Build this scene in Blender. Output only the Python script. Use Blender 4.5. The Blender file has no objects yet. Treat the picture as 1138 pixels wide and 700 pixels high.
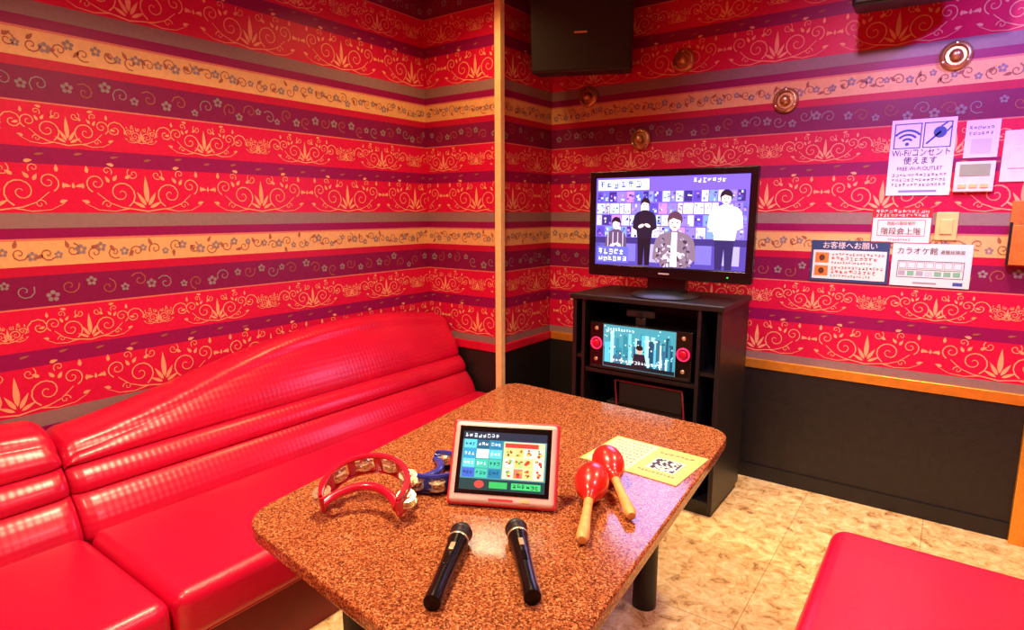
import bpy, bmesh, math, random
from mathutils import Vector, Matrix
random.seed(7)
sc = bpy.context.scene
pi = math.pi

# ---------------------------------------------------------------- materials
def s2l(c):
    return tuple((x/12.92 if x <= 0.04045 else ((x+0.055)/1.055)**2.4) for x in c)
def rgb(r, g, b):
    return s2l((r/255, g/255, b/255))

def mat(name, col, rough=0.5, metal=0.0, var=0.08, nscale=30.0, bump=0.0, bscale=200.0, emit=0.0, coat=0.0, spec=0.5):
    m = bpy.data.materials.new(name); m.use_nodes = True
    nt = m.node_tree; b = nt.nodes['Principled BSDF']
    tc = nt.nodes.new('ShaderNodeTexCoord')
    n = nt.nodes.new('ShaderNodeTexNoise'); n.inputs['Scale'].default_value = nscale
    nt.links.new(tc.outputs['Object'], n.inputs['Vector'])
    r = nt.nodes.new('ShaderNodeValToRGB')
    r.color_ramp.elements[0].position = 0.3; r.color_ramp.elements[1].position = 0.7
    r.color_ramp.elements[0].color = (*[max(0, c*(1-var)) for c in col], 1)
    r.color_ramp.elements[1].color = (*[min(1, c*(1+var)) for c in col], 1)
    nt.links.new(n.outputs['Fac'], r.inputs['Fac'])
    nt.links.new(r.outputs['Color'], b.inputs['Base Color'])
    b.inputs['Roughness'].default_value = rough
    b.inputs['Metallic'].default_value = metal
    b.inputs['Specular IOR Level'].default_value = spec
    if coat: b.inputs['Coat Weight'].default_value = coat; b.inputs['Coat Roughness'].default_value = 0.1
    if emit:
        nt.links.new(r.outputs['Color'], b.inputs['Emission Color']); b.inputs['Emission Strength'].default_value = emit
    if bump:
        n2 = nt.nodes.new('ShaderNodeTexNoise'); n2.inputs['Scale'].default_value = bscale
        nt.links.new(tc.outputs['Object'], n2.inputs['Vector'])
        bp = nt.nodes.new('ShaderNodeBump'); bp.inputs['Strength'].default_value = bump; bp.inputs['Distance'].default_value = 0.002
        nt.links.new(n2.outputs['Fac'], bp.inputs['Height']); nt.links.new(bp.outputs['Normal'], b.inputs['Normal'])
    return m

def attr_mat(name, emit=0.0, rough=0.5):
    m = bpy.data.materials.new(name); m.use_nodes = True
    nt = m.node_tree; b = nt.nodes['Principled BSDF']
    a = nt.nodes.new('ShaderNodeAttribute'); a.attribute_name = 'Col'
    b.inputs['Roughness'].default_value = rough
    if emit:
        b.inputs['Base Color'].default_value = (0.01, 0.01, 0.012, 1)
        nt.links.new(a.outputs['Color'], b.inputs['Emission Color']); b.inputs['Emission Strength'].default_value = emit
    else:
        nt.links.new(a.outputs['Color'], b.inputs['Base Color'])
    return m

def wallpaper_mat():
    m = bpy.data.materials.new('striped_wallpaper'); m.use_nodes = True
    nt = m.node_tree; b = nt.nodes['Principled BSDF']; L = nt.links.new
    g = nt.nodes.new('ShaderNodeNewGeometry'); sx = nt.nodes.new('ShaderNodeSeparateXYZ')
    L(g.outputs['Position'], sx.inputs[0])
    def M(op, a, v):
        n = nt.nodes.new('ShaderNodeMath'); n.operation = op
        for i, q in enumerate((a, v)):
            if q is None: continue
            if isinstance(q, (int, float)): n.inputs[i].default_value = q
            else: L(q, n.inputs[i])
        return n.outputs[0]
    f = M('FRACT', M('DIVIDE', M('SUBTRACT', Z0+10*PER, sx.outputs['Z']), PER), None)
    r = nt.nodes.new('ShaderNodeValToRGB'); r.color_ramp.interpolation = 'CONSTANT'
    Y = rgb(236, 190, 128); R = rgb(220, 16, 74); P = rgb(148, 10, 92); G = rgb(150, 124, 124); D = rgb(198, 16, 66); C = rgb(222, 130, 110)
    P2 = rgb(132, 18, 82)
    stops = [(0, Y), (.125, D), (.17, P2), (.325, C), (.333, R), (.54, P), (.625, R), (.86, G), (.935, P), (.985, C)]
    e = r.color_ramp.elements
    e[0].position = 0; e[0].color = (*stops[0][1], 1); e[1].position = stops[1][0]; e[1].color = (*stops[1][1], 1)
    for p, c in stops[2:]:
        q = e.new(p); q.color = (*c, 1)
    L(f, r.inputs['Fac'])
    n = nt.nodes.new('ShaderNodeTexNoise'); n.inputs['Scale'].default_value = 60
    L(g.outputs['Position'], n.inputs['Vector'])
    mx = nt.nodes.new('ShaderNodeMixRGB'); mx.blend_type = 'MULTIPLY'; mx.inputs[0].default_value = 0.25
    L(r.outputs[0], mx.inputs[1]); L(n.outputs['Fac'], mx.inputs[2]); L(mx.outputs[0], b.inputs['Base Color'])
    b.inputs['Roughness'].default_value = 0.42; b.inputs['Specular IOR Level'].default_value = 0.35
    return m
Z0, PER = 1.205, 0.66

def floor_mat():
    m = bpy.data.materials.new('beige_marble_tile'); m.use_nodes = True
    nt = m.node_tree; b = nt.nodes['Principled BSDF']; L = nt.links.new
    g = nt.nodes.new('ShaderNodeNewGeometry')
    n = nt.nodes.new('ShaderNodeTexNoise'); n.inputs['Scale'].default_value = 18; n.inputs['Detail'].default_value = 10; n.inputs['Roughness'].default_value = 0.78
    n.inputs['Distortion'].default_value = .6
    L(g.outputs['Position'], n.inputs['Vector'])
    r = nt.nodes.new('ShaderNodeValToRGB'); e = r.color_ramp.elements
    e[0].position = .36; e[0].color = (*rgb(140, 104, 72), 1); e[1].position = .62; e[1].color = (*rgb(250, 232, 182), 1)
    q = e.new(.46); q.color = (*rgb(222, 184, 124), 1)
    L(n.outputs['Fac'], r.inputs[0])
    br = nt.nodes.new('ShaderNodeTexBrick'); br.offset = 0; br.inputs['Scale'].default_value = 1
    br.inputs['Brick Width'].default_value = .45; br.inputs['Row Height'].default_value = .45; br.inputs['Mortar Size'].default_value = .002
    br.inputs['Color1'].default_value = (1, 1, 1, 1); br.inputs['Color2'].default_value = (.93, .92, .9, 1); br.inputs['Mortar'].default_value = (.6, .55, .5, 1)
    L(g.outputs['Position'], br.inputs['Vector'])
    mx = nt.nodes.new('ShaderNodeMixRGB'); mx.blend_type = 'MULTIPLY'; mx.inputs[0].default_value = 1
    L(r.outputs[0], mx.inputs[1]); L(br.outputs['Color'], mx.inputs[2]); L(mx.outputs[0], b.inputs['Base Color'])
    b.inputs['Roughness'].default_value = .22
    return m

def granite_mat():
    m = bpy.data.materials.new('speckled_brown_tabletop'); m.use_nodes = True
    nt = m.node_tree; b = nt.nodes['Principled BSDF']; L = nt.links.new
    tc = nt.nodes.new('ShaderNodeTexCoord')
    v = nt.nodes.new('ShaderNodeTexVoronoi'); v.inputs['Scale'].default_value = 330
    L(tc.outputs['Object'], v.inputs['Vector'])
    s = nt.nodes.new('ShaderNodeSeparateColor'); L(v.outputs['Color'], s.inputs[0])
    r = nt.nodes.new('ShaderNodeValToRGB'); e = r.color_ramp.elements
    e[0].position = 0; e[0].color = (*rgb(66, 32, 18), 1); e[1].position = 1; e[1].color = (*rgb(218, 150, 98), 1)
    for p, c in ((.25, rgb(116, 58, 32)), (.55, rgb(150, 82, 46)), (.8, rgb(176, 106, 62))):
        q = e.new(p); q.color = (*c, 1)
    L(s.outputs[0], r.inputs[0]); L(r.outputs[0], b.inputs['Base Color'])
    b.inputs['Roughness'].default_value = .14
    return m

def leather_mat(name, col, quilt=True):
    m = bpy.data.materials.new(name); m.use_nodes = True
    nt = m.node_tree; b = nt.nodes['Principled BSDF']; L = nt.links.new
    tc = nt.nodes.new('ShaderNodeTexCoord')
    n = nt.nodes.new('ShaderNodeTexNoise'); n.inputs['Scale'].default_value = 5
    L(tc.outputs['Object'], n.inputs['Vector'])
    r = nt.nodes.new('ShaderNodeValToRGB'); e = r.color_ramp.elements
    e[0].position = .3; e[1].position = .7
    e[0].color = (*[c*.86 for c in col], 1); e[1].color = (*[min(1, c*1.06) for c in col], 1)
    L(n.outputs['Fac'], r.inputs[0]); L(r.outputs[0], b.inputs['Base Color'])
    b.inputs['Roughness'].default_value = .32
    b.inputs['Coat Weight'].default_value = .25; b.inputs['Coat Roughness'].default_value = .2
    bp = nt.nodes.new('ShaderNodeBump'); bp.inputs['Distance'].default_value = .003
    if quilt:
        bp.inputs['Strength'].default_value = .13
        sx = nt.nodes.new('ShaderNodeSeparateXYZ'); L(tc.outputs['Object'], sx.inputs[0])
        def M(op, a, v):
            q = nt.nodes.new('ShaderNodeMath'); q.operation = op
            for i, w in enumerate((a, v)):
                if w is None: continue
                if isinstance(w, (int, float)): q.inputs[i].default_value = w
                else: L(w, q.inputs[i])
            return q.outputs[0]
        K = 150.0
        a = M('SINE', M('MULTIPLY', M('ADD', sx.outputs['Y'], sx.outputs['Z']), K), None)
        c = M('SINE', M('MULTIPLY', M('SUBTRACT', sx.outputs['Y'], sx.outputs['Z']), K), None)
        L(M('MULTIPLY', a, c), bp.inputs['Height'])
    else:
        n2 = nt.nodes.new('ShaderNodeTexVoronoi'); n2.inputs['Scale'].default_value = 260
        L(tc.outputs['Object'], n2.inputs['Vector']); L(n2.outputs['Distance'], bp.inputs['Height']); bp.inputs['Strength'].default_value = .2
    L(bp.outputs[0], b.inputs['Normal'])
    return m

WALLP = wallpaper_mat()
CREAM = mat('cream_ornament_print', rgb(240, 168, 128), .5, spec=.25)
GREYF = mat('grey_flower_print', rgb(142, 130, 134), .5, spec=.25)
BROWN = mat('brown_scroll_print', rgb(160, 96, 76), .5, spec=.25)
DADO = mat('black_dado_panel', rgb(24, 22, 22), .45, bump=.3, bscale=150, var=.3)
GOLD = mat('gold_trim_metal', rgb(240, 165, 60), .3, .6)
CREAMTRIM = mat('cream_corner_trim', rgb(252, 220, 160), .4)
FLOOR = floor_mat()
CEIL = mat('ceiling_paint', rgb(170, 120, 90), .8)
GRAN = granite_mat()
LEA = leather_mat('red_leather_embossed', rgb(208, 10, 58))
LEAS = leather_mat('red_leather_seat', rgb(210, 10, 60), False)
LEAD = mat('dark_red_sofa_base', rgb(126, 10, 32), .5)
RAIL = mat('crimson_rail', rgb(205, 18, 60), .3)
BLACK = mat('black_matte_plastic', rgb(20, 19, 20), .45, var=.2)
GLOSS = mat('black_gloss_plastic', rgb(12, 11, 13), .15, var=.2)
CABM = mat('black_cabinet_laminate', rgb(22, 20, 24), .4, var=.25, nscale=60)
DARKIN = mat('dark_equipment', rgb(12, 12, 14), .6)
REDP = mat('red_plastic', rgb(206, 14, 52), .22, coat=.4)
BLUEP = mat('blue_plastic', rgb(44, 62, 165), .25, coat=.4)
SILV = mat('silver_jingle_metal', rgb(244, 228, 190), .25, .75)
BRASS = mat('brass_metal', rgb(205, 165, 110), .35, .8)
MARA = mat('maraca_red_paint', rgb(222, 32, 28), .3, coat=.4)
WOOD = mat('maraca_wood_handle', rgb(230, 168, 96), .45, var=.15, nscale=50)
WHITEP = mat('white_plastic', rgb(232, 222, 220), .35)
SHELL = mat('tablet_pinkish_grey_shell', rgb(226, 196, 192), .35)
PINKP = mat('tablet_red_bumper', rgb(206, 50, 62), .4)
CHARC = mat('microphone_black_metal', rgb(24, 22, 26), .25, .6)
MESHM = mat('microphone_grille', rgb(60, 55, 60), .4, .8, var=.6, nscale=500)
DARKWOOD = mat('orange_wood', rgb(200, 115, 45), .45, var=.2)
BEIGE = mat('beige_switch_plastic', rgb(226, 196, 130), .4)
PRINT = attr_mat('printed_paper', 0, .5)
SCREEN = attr_mat('lit_screen_picture', 2.1, .2)
SCREEN2 = attr_mat('lit_small_display', 1.6, .2)
LAMP = mat('lamp_diffuser', (1, .75, .5), .5, emit=2.0)

# ---------------------------------------------------------------- helpers
def link(o):
    sc.collection.objects.link(o); return o
class Group:
    def __init__(s, name, loc=(0, 0, 0)):
        s.e = link(bpy.data.objects.new(name, None)); s.e.empty_display_size = .05
        s.loc = Vector(loc); s.e.location = s.loc
    def add(s, o, nm=None):
        o.parent = s.e; o.matrix_parent_inverse = Matrix.Translation(-s.loc)
        if nm: o.name = nm
        return o
def from_bm(name, bm, m, smooth=False, wn=False):
    me = bpy.data.meshes.new(name); bm.to_mesh(me); bm.free()
    for mm in (m if isinstance(m, (list, tuple)) else [m]): me.materials.append(mm)
    if smooth: me.polygons.foreach_set('use_smooth', [True]*len(me.polygons))
    o = link(bpy.data.objects.new(name, me))
    if wn:
        w = o.modifiers.new('wn', 'WEIGHTED_NORMAL'); w.keep_sharp = False
    return o
def box(name, lo, hi, m, bev=0.0, seg=3, M=None):
    bm = bmesh.new(); bmesh.ops.create_cube(bm, size=1)
    lo = Vector(lo); hi = Vector(hi); c = (lo+hi)/2; d = hi-lo
    for v in bm.verts: v.co = Vector((v.co.x*d.x, v.co.y*d.y, v.co.z*d.z))+c
    if bev: bmesh.ops.bevel(bm, geom=list(bm.edges), offset=min(bev, min(d)*.49), segments=seg, profile=.5, affect='EDGES')
    if M: bm.transform(M)
    return from_bm(name, bm, m, bool(bev), bool(bev))
def lathe(name, prof, m, p0=(0, 0, 0), axis=(0, 0, 1), n=28, smooth=True):
    bm = bmesh.new(); rings = []
    for r, h in prof:
        if r < 1e-6: rings.append([bm.verts.new((0, 0, h))])
        else: rings.append([bm.verts.new((r*math.cos(2*pi*i/n), r*math.sin(2*pi*i/n), h)) for i in range(n)])
    for a, b in zip(rings, rings[1:]):
        for i in range(n):
            j = (i+1) % n
            f = [a[i % len(a)], a[j % len(a)], b[j % len(b)], b[i % len(b)]]
            u = []
            for v in f:
                if v not in u: u.append(v)
            if len(u) > 2: bm.faces.new(u)
    q = Vector((0, 0, 1)).rotation_difference(Vector(axis).normalized())
    bm.transform(Matrix.Translation(Vector(p0)) @ q.to_matrix().to_4x4())
    bmesh.ops.recalc_face_normals(bm, faces=bm.faces)
    o = from_bm(name, bm, m, smooth)
    if smooth: o.data.set_sharp_from_angle(angle=math.radians(50))
    return o
def cyl(name, p0, p1, r, m, n=24):
    p0 = Vector(p0); p1 = Vector(p1); h = (p1-p0).length
    e = min(r*.15, h*.2)
    return lathe(name, [(0, 0), (r-e, 0), (r, e), (r, h-e), (r-e, h), (0, h)], m, p0, p1-p0, n, True)
def tube(name, pts, r, m, cyclic=False, bevres=4):
    cu = bpy.data.curves.new(name, 'CURVE'); cu.dimensions = '3D'; cu.bevel_depth = r; cu.bevel_resolution = bevres; cu.use_fill_caps = True
    sp = cu.splines.new('POLY'); sp.points.add(len(pts)-1)
    for p, q in zip(sp.points, pts): p.co = (*q, 1)
    sp.use_cyclic_u = cyclic
    t = bpy.data.objects.new(name, cu); link(t)
    me = bpy.data.meshes.new_from_object(t.evaluated_get(bpy.context.evaluated_depsgraph_get()))
    bpy.data.objects.remove(t)
    me.materials.clear(); me.materials.append(m)
    me.polygons.foreach_set('use_smooth', [True]*len(me.polygons))
    return link(bpy.data.objects.new(name, me))
def text(name, s, size, M, m, align='CENTER', sx=1.0):
    cu = bpy.data.curves.new(name, 'FONT'); cu.body = s; cu.size = size; cu.align_x = align; cu.align_y = 'CENTER'
    cu.resolution_u = 3
    t = link(bpy.data.objects.new(name, cu))
    me = bpy.data.meshes.new_from_object(t.evaluated_get(bpy.context.evaluated_depsgraph_get()))
    bpy.data.objects.remove(t)
    me.transform(M @ Matrix.Diagonal((sx, 1, 1, 1))); me.materials.clear(); me.materials.append(m)
    return link(bpy.data.objects.new(name, me))

class Canvas:
    """flat printed picture: polygons in metric 2d (u right, v up) on a plane"""
    def __init__(s): s.p = []
    def poly(s, pts, c, l=1): s.p.append((pts, c, l))
    def rect(s, x0, y0, x1, y1, c, l=1): s.poly([(x0, y0), (x1, y0), (x1, y1), (x0, y1)], c, l)
    def ell(s, x, y, a, b, c, l=1, n=18, rot=0):
        cr, sr = math.cos(rot), math.sin(rot)
        s.poly([(x+a*math.cos(t)*cr-b*math.sin(t)*sr, y+a*math.cos(t)*sr+b*math.sin(t)*cr) for t in [2*pi*i/n for i in range(n)]], c, l)
    def frame(s, x0, y0, x1, y1, w, c, l=1):
        s.rect(x0, y0, x1, y0+w, c, l); s.rect(x0, y1-w, x1, y1, c, l); s.rect(x0, y0, x0+w, y1, c, l); s.rect(x1-w, y0, x1, y1, c, l)
    def line(s, x0, y0, x1, y1, w, c, l=1):
        d = math.hypot(x1-x0, y1-y0) or 1; nx, ny = -(y1-y0)/d*w/2, (x1-x0)/d*w/2
        s.poly([(x0+nx, y0+ny), (x0-nx, y0-ny), (x1-nx, y1-ny), (x1+nx, y1+ny)], c, l)
    def glyphs(s, x0, y, x1, h, c, l=1, g=None):
        x = x0
        while x < x1-h*.5:
            w = h*.8
            for k in range(3):
                yy = y-h/2+h*random.random()
                s.rect(x, yy-h*.07, x+w*random.uniform(.6, 1), yy+h*.07, c, l)
            for k in range(2):
                xx = x+w*random.random()
                s.rect(xx-h*.06, y-h/2*random.uniform(.4, 1), xx+h*.06, y+h/2*random.uniform(.4, 1), c, l)
            x += h*1.12
    def build(s, name, O, U, V, m, step=.0003):
        O, U, V = Vector(O), Vector(U).normalized(), Vector(V).normalized(); N = U.cross(V)
        vs, fs, cs = [], [], []
        for pts, c, l in s.p:
            i = len(vs)
            ar = sum(pts[k][0]*pts[(k+1) % len(pts)][1]-pts[(k+1) % len(pts)][0]*pts[k][1] for k in range(len(pts)))
            if ar < 0: pts = pts[::-1]
            for u, v in pts: vs.append(O+U*u+V*v+N*(l*step))
            fs.append(list(range(i, i+len(pts)))); cs += [(*rgb(*c), 1)]*len(pts)
        me = bpy.data.meshes.new(name); me.from_pydata(vs, [], fs)
        a = me.color_attributes.new('Col', 'FLOAT_COLOR', 'CORNER')
        for i, c in enumerate(cs): a.data[i].color = c
        me.materials.append(m)
        return link(bpy.data.objects.new(name, me))

# ---------------------------------------------------------------- wallpaper ornaments
def ribbon(pts, w0, w1=None):
    w1 = w0 if w1 is None else w1
    L, R = [], []
    n = len(pts)
    for i, p in enumerate(pts):
        a = pts[max(0, i-1)]; b = pts[min(n-1, i+1)]
        dx, dy = b[0]-a[0], b[1]-a[1]; d = math.hypot(dx, dy) or 1
        w = (w0+(w1-w0)*i/(n-1))/2
        L.append((p[0]-dy/d*w, p[1]+dx/d*w)); R.append((p[0]+dy/d*w, p[1]-dx/d*w))
    return [[R[i], R[i+1], L[i+1], L[i]] for i in range(n-1)]
def spiral(cx, cy, r0, r1, a0, turns, n=22):
    return [(cx+(r0+(r1-r0)*(i/n)**1.2)*math.cos(a0+2*pi*turns*i/n), cy+(r0+(r1-r0)*(i/n)**1.2)*math.sin(a0+2*pi*turns*i/n)) for i in range(n+1)]
def leaf(x, y, ang, ln, w):
    o = []
    for i in range(9):
        t = i/8; o.append((t*ln, math.sin(pi*t**.7)*w/2))
    for i in range(7, 0, -1):
        t = i/8; o.append((t*ln, -math.sin(pi*t**.7)*w/2))
    c, s = math.cos(ang), math.sin(ang)
    return [(x+a*c-b*s, y+a*s+b*c) for a, b in o]
def damask(W, H, lw):
    out = []
    def half(sg):
        res = []
        A = W/H
        res += ribbon(spiral(.42*A, .40, .03, .30, 0.5, 1.6), lw*.6/H, lw*1.1/H)
        res += ribbon(spiral(.80*A, .60, .03, .20, 2.0, -1.5), lw*.6/H, lw/H)
        res += ribbon(spiral(.20*A, .82, .02, .13, -1.0, 1.3, 16), lw*.6/H, lw*.8/H)
        res += ribbon(spiral(.62*A, .86, .015, .10, 2.6, 1.2, 14), lw*.5/H, lw*.8/H)
        res += ribbon(spiral(.66*A, .16, .015, .10, 1.2, -1.2, 14), lw*.5/H, lw*.8/H)
        res += ribbon([(.0, .02), (.2*A, .06), (.42*A, .1), (.62*A, .2), (.8*A, .4)], lw*1.1/H, lw*.6/H)
        res += ribbon([(.3*A, .08), (.55*A, .02), (.8*A, .05), (1.0*A, .18)], lw*.9/H, lw*.4/H)
        for a, x, y in ((.3, .93, .2), (1.1, .6, .62), (2.2, .54, .66), (-.2, 1.0, .55), (1.57, .93, .8), (2.6, .34, .72), (.2, .5, .98)):
            res.append(leaf(x*A, y, a, .15, .07))
        res.append(leaf(.03, .15, 1.05, .34, .08)); res.append(leaf(.05, .1, .5, .3, .07))
        return [[(sg*p[0], p[1]) for p in q] for q in res]
    out += half(1)+half(-1)
    out.append(leaf(0, .2, pi/2, .6, .11))
    return [[(p[0]*H, (p[1]-.5)*H) for p in q] for q in out]
def flower(r):
    o = []
    for k in range(5):
        a = 2*pi*k/5+.3; o.append([(r*.62*math.cos(a)+r*.36*math.cos(t), r*.62*math.sin(a)+r*.36*math.sin(t)) for t in [2*pi*i/8 for i in range(8)]])
    return o

def decorate(length, zlo, zhi, phase, seed):
    rnd = random.Random(seed); out = []
    def put(polys, s, z, mi, rot=0):
        c, sn = math.cos(rot), math.sin(rot)
        q = [[(s+x*c-y*sn, z+x*sn+y*c) for x, y in p] for p in polys]
        for p in q:
            if all(0.002 < a < length-.002 and zlo+.002 < b < zhi-.002 for a, b in p): out.append((p, mi))
    for k in range(-3, 4):
        top = Z0+k*PER
        def zf(f): return top-f*PER
        if zf(1) > zhi or zf(0) < zlo: continue
        s = -.4+(phase % .46)
        while s < length+.3:
            put(damask(.20, .165, .0042), s, zf(.735), 1)
            for d in (-.028, 0, .028): put([leaf(0, 0, pi/2, .02, .009)], s+.23+d, zf(.74), 1)
            put(damask(.13, .12, .0036), s+.23, zf(.44), 1)
            put(damask(.05, .06, .0030), s, zf(.445), 1)
            put(ribbon(spiral(0, 0, .006, .034, 1, 1.4, 14), .0028, .0036), s+.085, zf(.43), 1)
            put(ribbon(spiral(0, 0, .006, .034, pi-1, -1.4, 14), .0028, .0036), s-.085, zf(.43), 1)
            s += .46
        s = .03
        while s < length:
            r = rnd.uniform(.013, .019)
            put(flower(r), s, zf(.062)+rnd.uniform(-.016, .016), 2)
            put(ribbon(spiral(0, 0, .004, .024, rnd.random()*6, 1.3, 12), .003, .004), s+.042, zf(.062)+rnd.uniform(-.01, .01), 3)
            put([leaf(0, 0, rnd.random()*6, .028, .012)], s+.03, zf(.062)+rnd.uniform(-.02, .02), 3)
            s += rnd.uniform(.06, .08)
        s = .05
        while s < length:
            r = rnd.uniform(.014, .021)
            put(flower(r), s, zf(.25)+rnd.uniform(-.026, .026), 2)
            put(ribbon(spiral(0, 0, .004, .03, rnd.random()*6, 1.3, 12), .003, .004), s+.05, zf(.25)+rnd.uniform(-.015, .015), 2 if rnd.random() < .4 else 3)
            s += rnd.uniform(.085, .13)
        s = .02
        while s < length:
            put([leaf(0, 0, .2, .03, .008)], s, zf(.58)+rnd.uniform(-.01, .01), 3)
            s += .11
    return out

def paper_wall(name, lo, hi, faces):
    bm = bmesh.new(); bmesh.ops.create_cube(bm, size=1)
    lo = Vector(lo); hi = Vector(hi); c = (lo+hi)/2; d = hi-lo
    for v in bm.verts: v.co = Vector((v.co.x*d.x, v.co.y*d.y, v.co.z*d.z))+c
    for O, U, N, L, ph, sd in faces:
        O, U, N = Vector(O), Vector(U), Vector(N); V = Vector((0, 0, 1))
        flip = U.cross(V).dot(N) < 0
        for i, (p, mi) in enumerate(decorate(L, .61, 2.42, ph, sd)):
            off = .0008+.0002*(i % 4)
            vs = [bm.verts.new(O+U*a+V*b+N*off) for a, b in (p[::-1] if flip else p)]
            f = bm.faces.new(vs); f.material_index = mi
    return from_bm(name, bm, [WALLP, CREAM, GREYF, BROWN])

# ---------------------------------------------------------------- room
XL, XC, YC, YB, XR, YN, ZC = -2.43, -1.915, 2.524, 3.01, 1.35, -0.95, 2.42
box('floor', (XL-.1, YN-.1, -.1), (XR+.1, YB+.1, 0), FLOOR)
box('ceiling', (XL-.1, YN-.1, ZC), (XR+.1, YB+.1, ZC+.1), CEIL)
paper_wall('wall_left', (XL-.1, YN-.1, 0), (XL, YB+.1, ZC), [((XL, YN, 0), (0, 1, 0), (1, 0, 0), YC-YN, .1, 1)])
paper_wall('wall_back', (XL, YB, 0), (XR+.1, YB+.1, ZC), [((XC, YB, 0), (1, 0, 0), (0, -1, 0), 3.2, .2, 2)])
paper_wall('wall_right', (XR, YN-.1, 0), (XR+.1, YB, ZC), [((XR, YN, 0), (0, 1, 0), (-1, 0, 0), YB-YN, .2, 5)])
paper_wall('wall_front', (XL, YN-.1, 0), (XR, YN, ZC), [])
paper_wall('wall_column', (XL, YC, 0), (XC, YB, ZC), [((XL, YC, 0), (1, 0, 0), (0, -1, 0), XC-XL-.03, .3, 3), ((XC, YC, 0), (0, 1, 0), (1, 0, 0), YB-YC, .05, 4)])
ZD = .60; TH = .044
g = Group('trim_1', (-.8, YB, 0))
g.add(box('back_panel', (XC+.012, YB-.012, 0), (.28, YB, ZD-TH), DADO))
g.add(box('back_rail', (XC+.02, YB-.018, ZD-TH), (.28, YB, ZD), GOLD, .003))
g = Group('trim_2', (XC, 2.75, 0))
g.add(box('column_side_panel', (XC, YC, 0), (XC+.012, YB-.0, ZD-TH), DADO))
g.add(box('column_side_rail', (XC, YC-.018, ZD-TH), (XC+.018, YB, ZD), RAIL, .003))
g.add(box('column_front_panel', (XL, YC-.012, 0), (XC, YC, ZD-TH), DADO))
g.add(box('column_front_rail', (XL, YC-.018, ZD-TH), (XC, YC, ZD), RAIL, .003))
box('trim_3', (XL, YN, 0), (XL+.006, YC-.02, ZD-TH), DADO)
box('baseboard_back', (XC+.012, YB-.02, 0), (.28, YB-.012, .07), BLACK)
g = Group('trim_4', (XC, YC, 0))
g.add(box('front_strip', (XC-.016, YC-.021, .0), (XC+.021, YC-.0185, ZC), CREAMTRIM))
g.add(box('side_strip', (XC+.0185, YC-.0185, .0), (XC+.021, YC+.012, ZC), CREAMTRIM))
g = Group('door_1', (.7, YB, 0))
g.add(box('jamb_left', (.28, YB-.05, 0), (.33, YB, 2.08), GOLD, .004))
g.add(box('jamb_right', (1.17, YB-.05, 0), (1.22, YB, 2.08), GOLD, .004))
g.add(box('head', (.33, YB-.05, 2.03), (1.17, YB, 2.08), GOLD, .004))
g.add(box('leaf', (.33, YB-.03, .005), (1.17, YB, 2.03), DARKWOOD, .003))
g.add(box('leaf_glass', (.62, YB-.034, .9), (.88, YB-.028, 1.8), GLOSS))
g.add(cyl('handle', (.42, YB-.07, .85), (.42, YB-.07, 1.15), .012, BRASS))
g.add(cyl('handle_post_1', (.42, YB-.07, .88), (.42, YB-.03, .88), .008, BRASS))
g.add(cyl('handle_post_2', (.42, YB-.07, 1.12), (.42, YB-.03, 1.12), .008, BRASS))

# ---------------------------------------------------------------- sofa
def interp(pts, y):
    if y <= pts[0][0]: return pts[0][1]
    n = len(pts)
    for i in range(n-1):
        (a, b), (c, d) = pts[i], pts[i+1]
        if y <= c:
            m0 = (d-pts[i-1][1])/(c-pts[i-1][0]) if i > 0 else (d-b)/(c-a)
            m1 = (pts[i+2][1]-b)/(pts[i+2][0]-a) if i+2 < n else (d-b)/(c-a)
            h = c-a; t = (y-a)/h
            return (2*t**3-3*t*t+1)*b+(t**3-2*t*t+t)*h*m0+(-2*t**3+3*t*t)*d+(t**3-t*t)*h*m1
    return pts[-1][1]
H1 = [(.62, .605), (.75, .620), (.95, .655), (1.22, .715), (1.5, .765), (1.8, .79), (2.1, .787), (2.3, .765), (2.5, .735)]
H2 = [(-.9, .62), (-.5, .70), (-.1, .72), (.25, .68), (.5, .655), (.62, .645)]
def backrest(name, y0, y1, hp):
    bm = bmesh.new(); rows = []; n = 90
    ys = [y0+(y1-y0)*i/n for i in range(n+1)]
    ys = sorted(set(ys+[y0+d for d in (.002, .006, .012, .02, .03)]+[y1-d for d in (.002, .006, .012, .02, .03)]))
    for y in ys:
        e = min(y-y0, y1-y); k = math.sqrt(max(0, 1-(1-min(e/.045, 1))**2))
        h = interp(hp, y)-(1-k)*.05; pr = []
        ch = [(.30, .435), (.435, .515), (.515, h-.055)]; cnt = [12, 10, 18]
        for q, ((a, b), c) in enumerate(zip(ch, cnt)):
            for j in range(c+(1 if q == 2 else 0)):
                t = j/c; t = t*t*(3-2*t) if q < 2 else t; z = a+(b-a)*t
                u = (z-.30)/(.72-.30)
                bul = math.sin(pi*min(max(t, 0), 1))
                if q == 2: bul = min(1, math.sin(pi*t*.5)*1.6) if t < .5 else math.sin(pi*(t*.8+.1))
                x = -2.035-.235*u+.026*max(0, bul)**.5-.018-(1-k)*.03
                pr.append((x, z))
        xf = pr[-1][0]; xb = -2.418
        for j in range(1, 11):
            t = pi*j/10; pr.append(((xf+xb)/2+(xf-xb)/2*math.cos(t), h-.055+.055*math.sin(t)))
        pr.append((xb, .06)); pr.append((-2.05, .06))
        rows.append([bm.verts.new((x, y, z)) for x, z in pr])
    m = len(rows[0])
    for a, b in zip(rows, rows[1:]):
        for j in range(m):
            k = (j+1) % m; bm.faces.new((a[j], a[k], b[k], b[j]))
    bm.faces.new(rows[0]); bm.faces.new(rows[-1])
    bmesh.ops.recalc_face_normals(bm, faces=bm.faces)
    o = from_bm(name, bm, LEA, True); o.data.set_sharp_from_angle(angle=math.radians(55)); return o
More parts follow.
